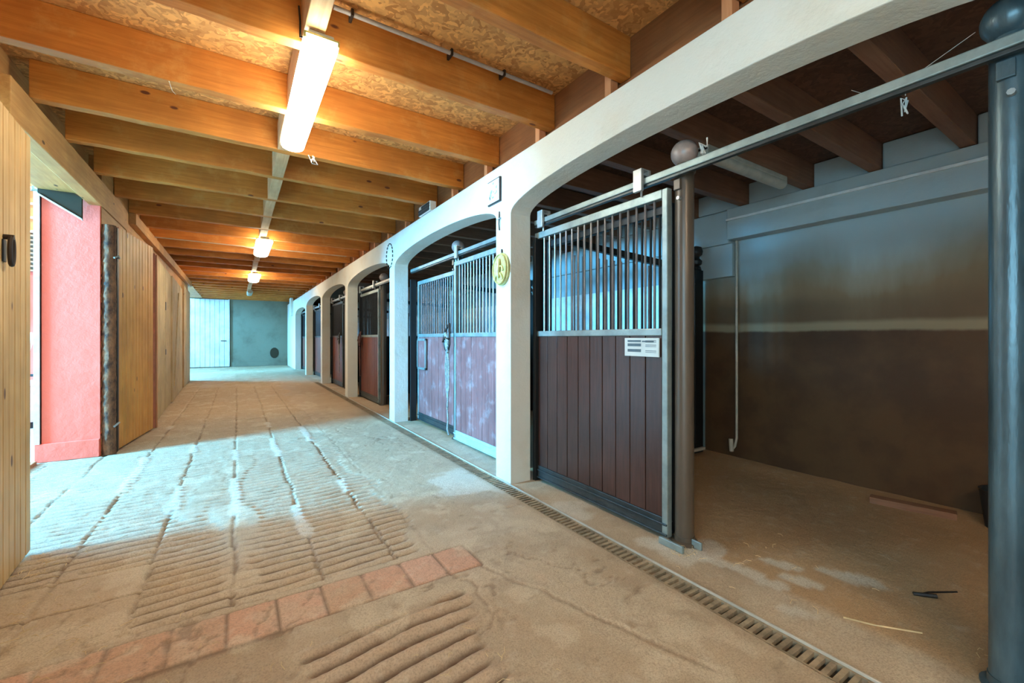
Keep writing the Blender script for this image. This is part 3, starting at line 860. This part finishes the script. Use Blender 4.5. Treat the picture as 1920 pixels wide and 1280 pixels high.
b.build('disc', M['gold'], t, True)
b = MB(); oval(3.45,2.00,.105,.125,XF-.030,XF-.02)
b = MB(); rr = random.Random(2)
for (pts, r) in (([(XF-.04,3.45,2.09),(XF-.05,3.44,2.05),(XF-.05,3.45,1.98),(XF-.04,3.46,1.92)], .018), ([(XF-.04,3.50,2.05),(XF-.05,3.46,2.03),(XF-.04,3.40,2.02),(XF-.04,3.38,1.98)], .010), ([(XF-.04,3.43,1.96),(XF-.045,3.40,1.93),(XF-.04,3.39,1.90)], .011), ([(XF-.04,3.47,1.96),(XF-.045,3.51,1.93),(XF-.04,3.52,1.90)], .011)):
    b.tube(pts, r, 8)
b.tube([(XF-.038,3.45+.118*math.cos(2*PI*k/28),2.0+.138*math.sin(2*PI*k/28)) for k in range(29)], .008, 6, cap=False)
b.build('relief', M['gold'], t, True, smooth=True)
b = MB(); b.tube([(XF-.01,3.45,2.15),(XF-.01,3.45,2.19)], .008, 6); b.build('hanging_loop', M['iron'], t, True)
t = empty('wrought_cross', (XF,3.50,2.45)); tag(t, 'thin dark wrought iron cross high on the pillar above the medallion', 'ornament')
MB().tube([(XF-.007,3.50,2.38),(XF-.015,3.495,2.44),(XF-.007,3.50,2.56)], .006, 6).build('shaft', M['iron'], t, True, smooth=True)
MB().tube([(XF-.014,3.46,2.49),(XF-.014,3.54,2.49)], .005, 6).build('crossbar', M['galv'], t, True, smooth=True)
t = empty('chain_wreath', (XF,6.98,2.75)); tag(t, 'oval ring of dark beads hanging on the wall between second and third arches', 'ornament')
n = 18
for k in range(n):
    an = 2*PI*k/n; cy = 7.0+.17*math.cos(an); cz = 2.70+.20*math.sin(an); a2 = 2*PI*(k+.6)/n
    MB().tube([(XF-.007,cy,cz),(XF-.007,7.0+.17*math.cos(a2),2.70+.20*math.sin(a2))], .008, 6).build('link', M['iron'], t, True, smooth=True)
# wicker box on top of the wall
t = empty('carved_box', (2.19,5.4,3.0)); tag(t, 'small carved black and white wooden box on top of the arcade wall', 'box')
MB().box(2.10,2.19,5.22,5.62,3.005,3.135).build('body', M['white'], t, True, bevel=.008)
b = MB(); rr = random.Random(3)
for q in range(30):
    cy = 5.25+.034*(q%11); cz = 3.03+.036*(q//11)
    b.tube([(2.095, cy+.020*math.cos(a), cz+.016*math.sin(a)) for a in [0,1.05,2.1,3.15,4.2,5.25,6.28]], .006, 5)
b.build('carving', M['leather'], t, True)

# ------------------------------------------------------------------ halters
def halter(name, label, base, rope, strap, tail=.95, s=1.0):
    x, y, z = base
    t = empty(name, (x,y,z)); tag(t, label, 'halter', 'halters hung on stall doors')
    b = MB()
    b.tube([(x-.02,y,z+.08*s),(x-.05,y+.05*s,z+.0),(x-.06,y+.09*s,z-.12*s),(x-.05,y+.05*s,z-.22*s),(x-.05,y-.02*s,z-.25*s),(x-.06,y-.08*s,z-.16*s),(x-.05,y-.06*s,z-.03*s),(x-.02,y,z+.08*s)], .015, 8)
    b.tube([(x-.07,y-.08*s,z-.10*s),(x-.08,y,z-.08*s),(x-.07,y+.09*s,z-.13*s)], .014, 8)
    b.build('halter_strap', M[strap], t, True, smooth=True)
    b = MB()
    for k in range(5):
        a = k*1.3
        b.tube([(x-.05-.02*math.sin(a+q), y+.06*s*math.cos(a+q*1.4), z-.04*s-.05*s*q+.02*math.sin(a*2+q)) for q in range(5)], .017*s, 7)
    b.build('rope_knot', M[rope], t, True, smooth=True)
    b = MB()
    for k in range(3):
        oy = (k-1)*.035*s
        b.tube([(x-.05,y+oy*.5,z-.24*s),(x-.05,y+oy*1.3,z-.40*s),(x-.045,y+oy,z-.62*s),(x-.04,y+.005*k,z-.78*s)], .011*s, 7)
    b.build('rope_coil', M[rope], t, True, smooth=True)
    b = MB().tube([(x-.04,y,z-.76*s),(x-.045,y+.01,z-.78*s-tail*.3),(x-.04,y-.005,z-.78*s-tail*.6),(x-.045,y+.01,z-.78*s-tail*.85),(x-.05,y-.05,z-.78*s-tail)], .011*s, 7)
    b.build('lead_rope', M[rope], t, True, smooth=True)
halter('halter','grey rope halter with long lead rope on the reddish door with the hatch panel',(2.395,5.22,1.45),'rope','leather',.48,1.15)
halter('halter','dark red halter hanging at the far edge of the third stall door',(2.395,10.02,1.42),'ropedark','ropedark',.15,1.0)
halter('halter','grey halter on the shaded fourth stall door',(2.395,12.35,1.42),'rope','leather',.3,.9)

# ------------------------------------------------------------------ cobwebs, straw
def web(pts, label, r=.003, blob=None):
    b = MB().tube(pts, r, 5)
    if blob:
        rr = random.Random(len(pts)); 
        p = [Vector(blob)+Vector((rr.uniform(-.02,.02),rr.uniform(-.02,.02),rr.uniform(-.06,.06))) for _ in range(9)]
        b.tube(p, .004, 5)
    tag(b.build('cobweb', M['web'], smooth=True), label, 'cobweb', 'dusty cobweb threads')
web([(2.9,.75,2.60),(2.9,.75,2.70)], 'bright tangled cobweb hanging beside the right-hand column', .002, (2.9,.75,2.56))
web([(2.9,.98,2.74),(2.85,.85,2.62),(2.7,.65,2.60),(2.6,.45,2.63)], 'long sagging cobweb thread under the stall joists near the right column', .0015)
web([(.62,4.55,3.12),(.66,4.5,3.03),(.60,4.42,3.00),(.56,4.36,3.05)], 'pale cobweb tuft by the far end of the near strip light', .004, (.60,4.4,3.03))
web([(.78,2.98,3.22),(.84,3.0,3.26),(.80,2.98,3.28)], 'yellowish cobweb tuft on the joist right of the near strip light', .004, (.82,2.96,3.26))
web([(-.4,3.81,3.15),(-.38,3.80,3.08),(-.36,3.80,3.06)], 'small hanging thread under the fourth joist left of the lamp line', .002)
web([(2.46,1.60,2.50),(2.45,1.62,2.58),(2.44,1.56,2.53),(2.47,1.58,2.60)], 'white cobweb tuft on the track just right of the ball cap', .006, (2.45,1.60,2.53))
b = MB(); rr = random.Random(21)
spots = [(-.9,2.9,.35,30),(-1.0,3.6,.25,26),(-.6,2.3,.3,16),(.7,1.5,.35,22),(2.35,1.65,.12,16),(2.75,.35,.15,16),(0,3,1.2,30),(.2,8.4,.4,18),(2.6,1.2,.5,16),(-.95,3.55,.12,14),(.0,1.7,.5,16)]
for (cx,cy,s_,n_) in spots:
    for q in range(n_):
        x = cx+rr.gauss(0,s_*.5); y = cy+rr.gauss(0,s_*.5); a = rr.uniform(0,2*PI); l = rr.uniform(.015,.07)
        if 1.97 < x < 2.11 or x < -1.25: continue
        b.tube([(x,y,.012),(x+l*.5*math.cos(a),y+l*.5*math.sin(a),.017),(x+l*math.cos(a+.3),y+l*math.sin(a+.3),.012)], .0014, 4)
tag(b.build('straw', M['straw']), 'scattered bits of straw and chaff on the corridor floor', 'straw', kind='stuff')
b = MB().tube([(2.45,.86,.008),(2.50,.76,.010),(2.62,.62,.008)], .004, 6)
tag(b.build('twig', M['straw'], smooth=True), 'long pale straw stalk lying before the right-hand column', 'straw')
b = MB().tube([(3.0,.72,.01),(3.06,.70,.012),(3.2,.62,.008)], .004, 6); b.tube([(2.98,.74,.01),(3.03,.66,.02)], .010, 6)
tag(b.build('twig', M['leather'], smooth=True), 'dark forked twig on the stall floor left of the column', 'twig')

# ------------------------------------------------------------------ yard outside
t = empty('yard_building', (-4.5,20,0)); tag(t, 'pink outbuilding with pale louvres seen through the doorway gap', 'building')
MB().box(-9,-2.6,20,20.4,-.02,3.5).build('lower_wall', M['outpink'], t, True)
MB().box(-9,-2.6,20.02,20.4,4.75,6.1).build('upper_wall', M['outorange'], t, True)
b = MB()
for k in range(9): b.quadbox([(-9,19.92,3.5+.14*k),(-2.6,19.92,3.5+.14*k),(-2.6,20.1,3.56+.14*k),(-9,20.1,3.56+.14*k),(-9,19.92,3.53+.14*k),(-2.6,19.92,3.53+.14*k),(-2.6,20.1,3.62+.14*k),(-9,20.1,3.62+.14*k)])
b.box(-9,-2.6,20.12,20.3,3.5,4.75)
b.build('louvres', M['cream'], t, True)
b = MB()
for z in (4.75,5.2,5.65,6.1): b.box(-9,-2.6,19.96,20.02,z,z+.07)
for x in (-8,-6.5,-5.2,-4.1): b.box(x,x+.08,19.96,20.02,4.75,6.1)
b.build('white_bands', M['white'], t, True)
MB().quadbox([(-9.1,19.8,6.2),(-2.5,19.8,6.2),(-2.5,22,6.9),(-9.1,22,6.9),(-9.1,19.8,6.28),(-2.5,19.8,6.28),(-2.5,22,6.98),(-9.1,22,6.98)]).build('roof', M['outorange'], t, True)
t = empty('yard_rail', (-3.5,12,0)); tag(t, 'low dark two-bar rail in the yard outside', 'rail')
for z in (.42,.60): MB().box(-6,-2.4,12,12.05,z,z+.05).build('rail_bar', M['black'], t, True)
for x in (-5.5,-2.6): MB().box(x,x+.06,12.05,12.11,0,.7).build('post', M['black'], t, True)
o = MB().tube([(-2.72,8.5,0.01),(-2.38,8.6,1.42)], .035, 10).build('leaning_pole', M['white'], smooth=True)
tag(o, 'white pole leaning in the yard, seen in the doorway gap', 'pole')
t = empty('feed_tub', (-2.75,9.6,0)); tag(t, 'pale pink tub standing in the yard by the doorway', 'tub')
MB().lathe([(.30,.08),(.42,.62),(.45,.64),(.45,.67),(.40,.66),(.28,.12)], (-2.75,9.6), 24).build('bowl', plain('tub_pink', (.75,.55,.58), .6), t, True, smooth=True)
MB().lathe([(.26,-.02),(.26,.08),(.30,.08)], (-2.75,9.6), 20).build('foot', M['black'], t, True, smooth=True)

# ------------------------------------------------------------------ light
def area(loc, target, size, energy, color, sy=None):
    d = bpy.data.lights.new('daylight', 'AREA'); d.shape = 'RECTANGLE'; d.size = size; d.size_y = sy or size
    d.energy = energy; d.color = color
    o = link(bpy.data.objects.new('daylight', d)); o.location = loc
    o.rotation_euler = (Vector(target)-Vector(loc)).to_track_quat('-Z','Y').to_euler()
    return o
w = bpy.data.worlds.new('world'); sc.world = w; w.use_nodes = True
bg = w.node_tree.nodes['Background']; bg.inputs[0].default_value = (.62,.88,1,1); bg.inputs[1].default_value = 1.3
CY = (.10,.54,1.0)
area((-8.0,5.2,3.1), (1.0,5.3,.3), 1.6, 3000, CY, 1.6)              # bright yard and sky through the yard doorway
area((-4.0,6.0,3.4), (.8,5.0,.4), 1.2, 160, CY, 1.6)
area((-4.4,20.0,3.6), (.6,20.2,.0), 2.4, 2300, CY, 1.6)             # daylight through the far doorway
area((-3.4,-1.2,2.4), (2.0,.3,1.4), 3.0, 120, (.35,.75,1.0), 2.0)    # daylight through the doorway behind the camera
sun = bpy.data.lights.new('sun', 'SUN'); sun.energy = 3.0; sun.color = (1,.95,.88); sun.angle = .01
so = link(bpy.data.objects.new('sun', sun)); so.rotation_euler = Vector((.7,-.6,.9)).to_track_quat('Z','Y').to_euler()

# ------------------------------------------------------------------ camera
cam = bpy.data.cameras.new('camera'); co = link(bpy.data.objects.new('camera', cam))
co.location = (0,0,1.35); co.rotation_euler = (PI/2, 0, -math.atan2(516, 800))
cam.sensor_width = 36; cam.lens = 800/1920*36; cam.shift_y = 6.6/1920*-1
cam.clip_start = .02; cam.clip_end = 200
sc.camera = co
sc.view_settings.view_transform = 'Standard'; sc.view_settings.look = 'None'; sc.view_settings.gamma = 1
sc.view_settings.use_curve_mapping = False; sc.view_settings.exposure = .8
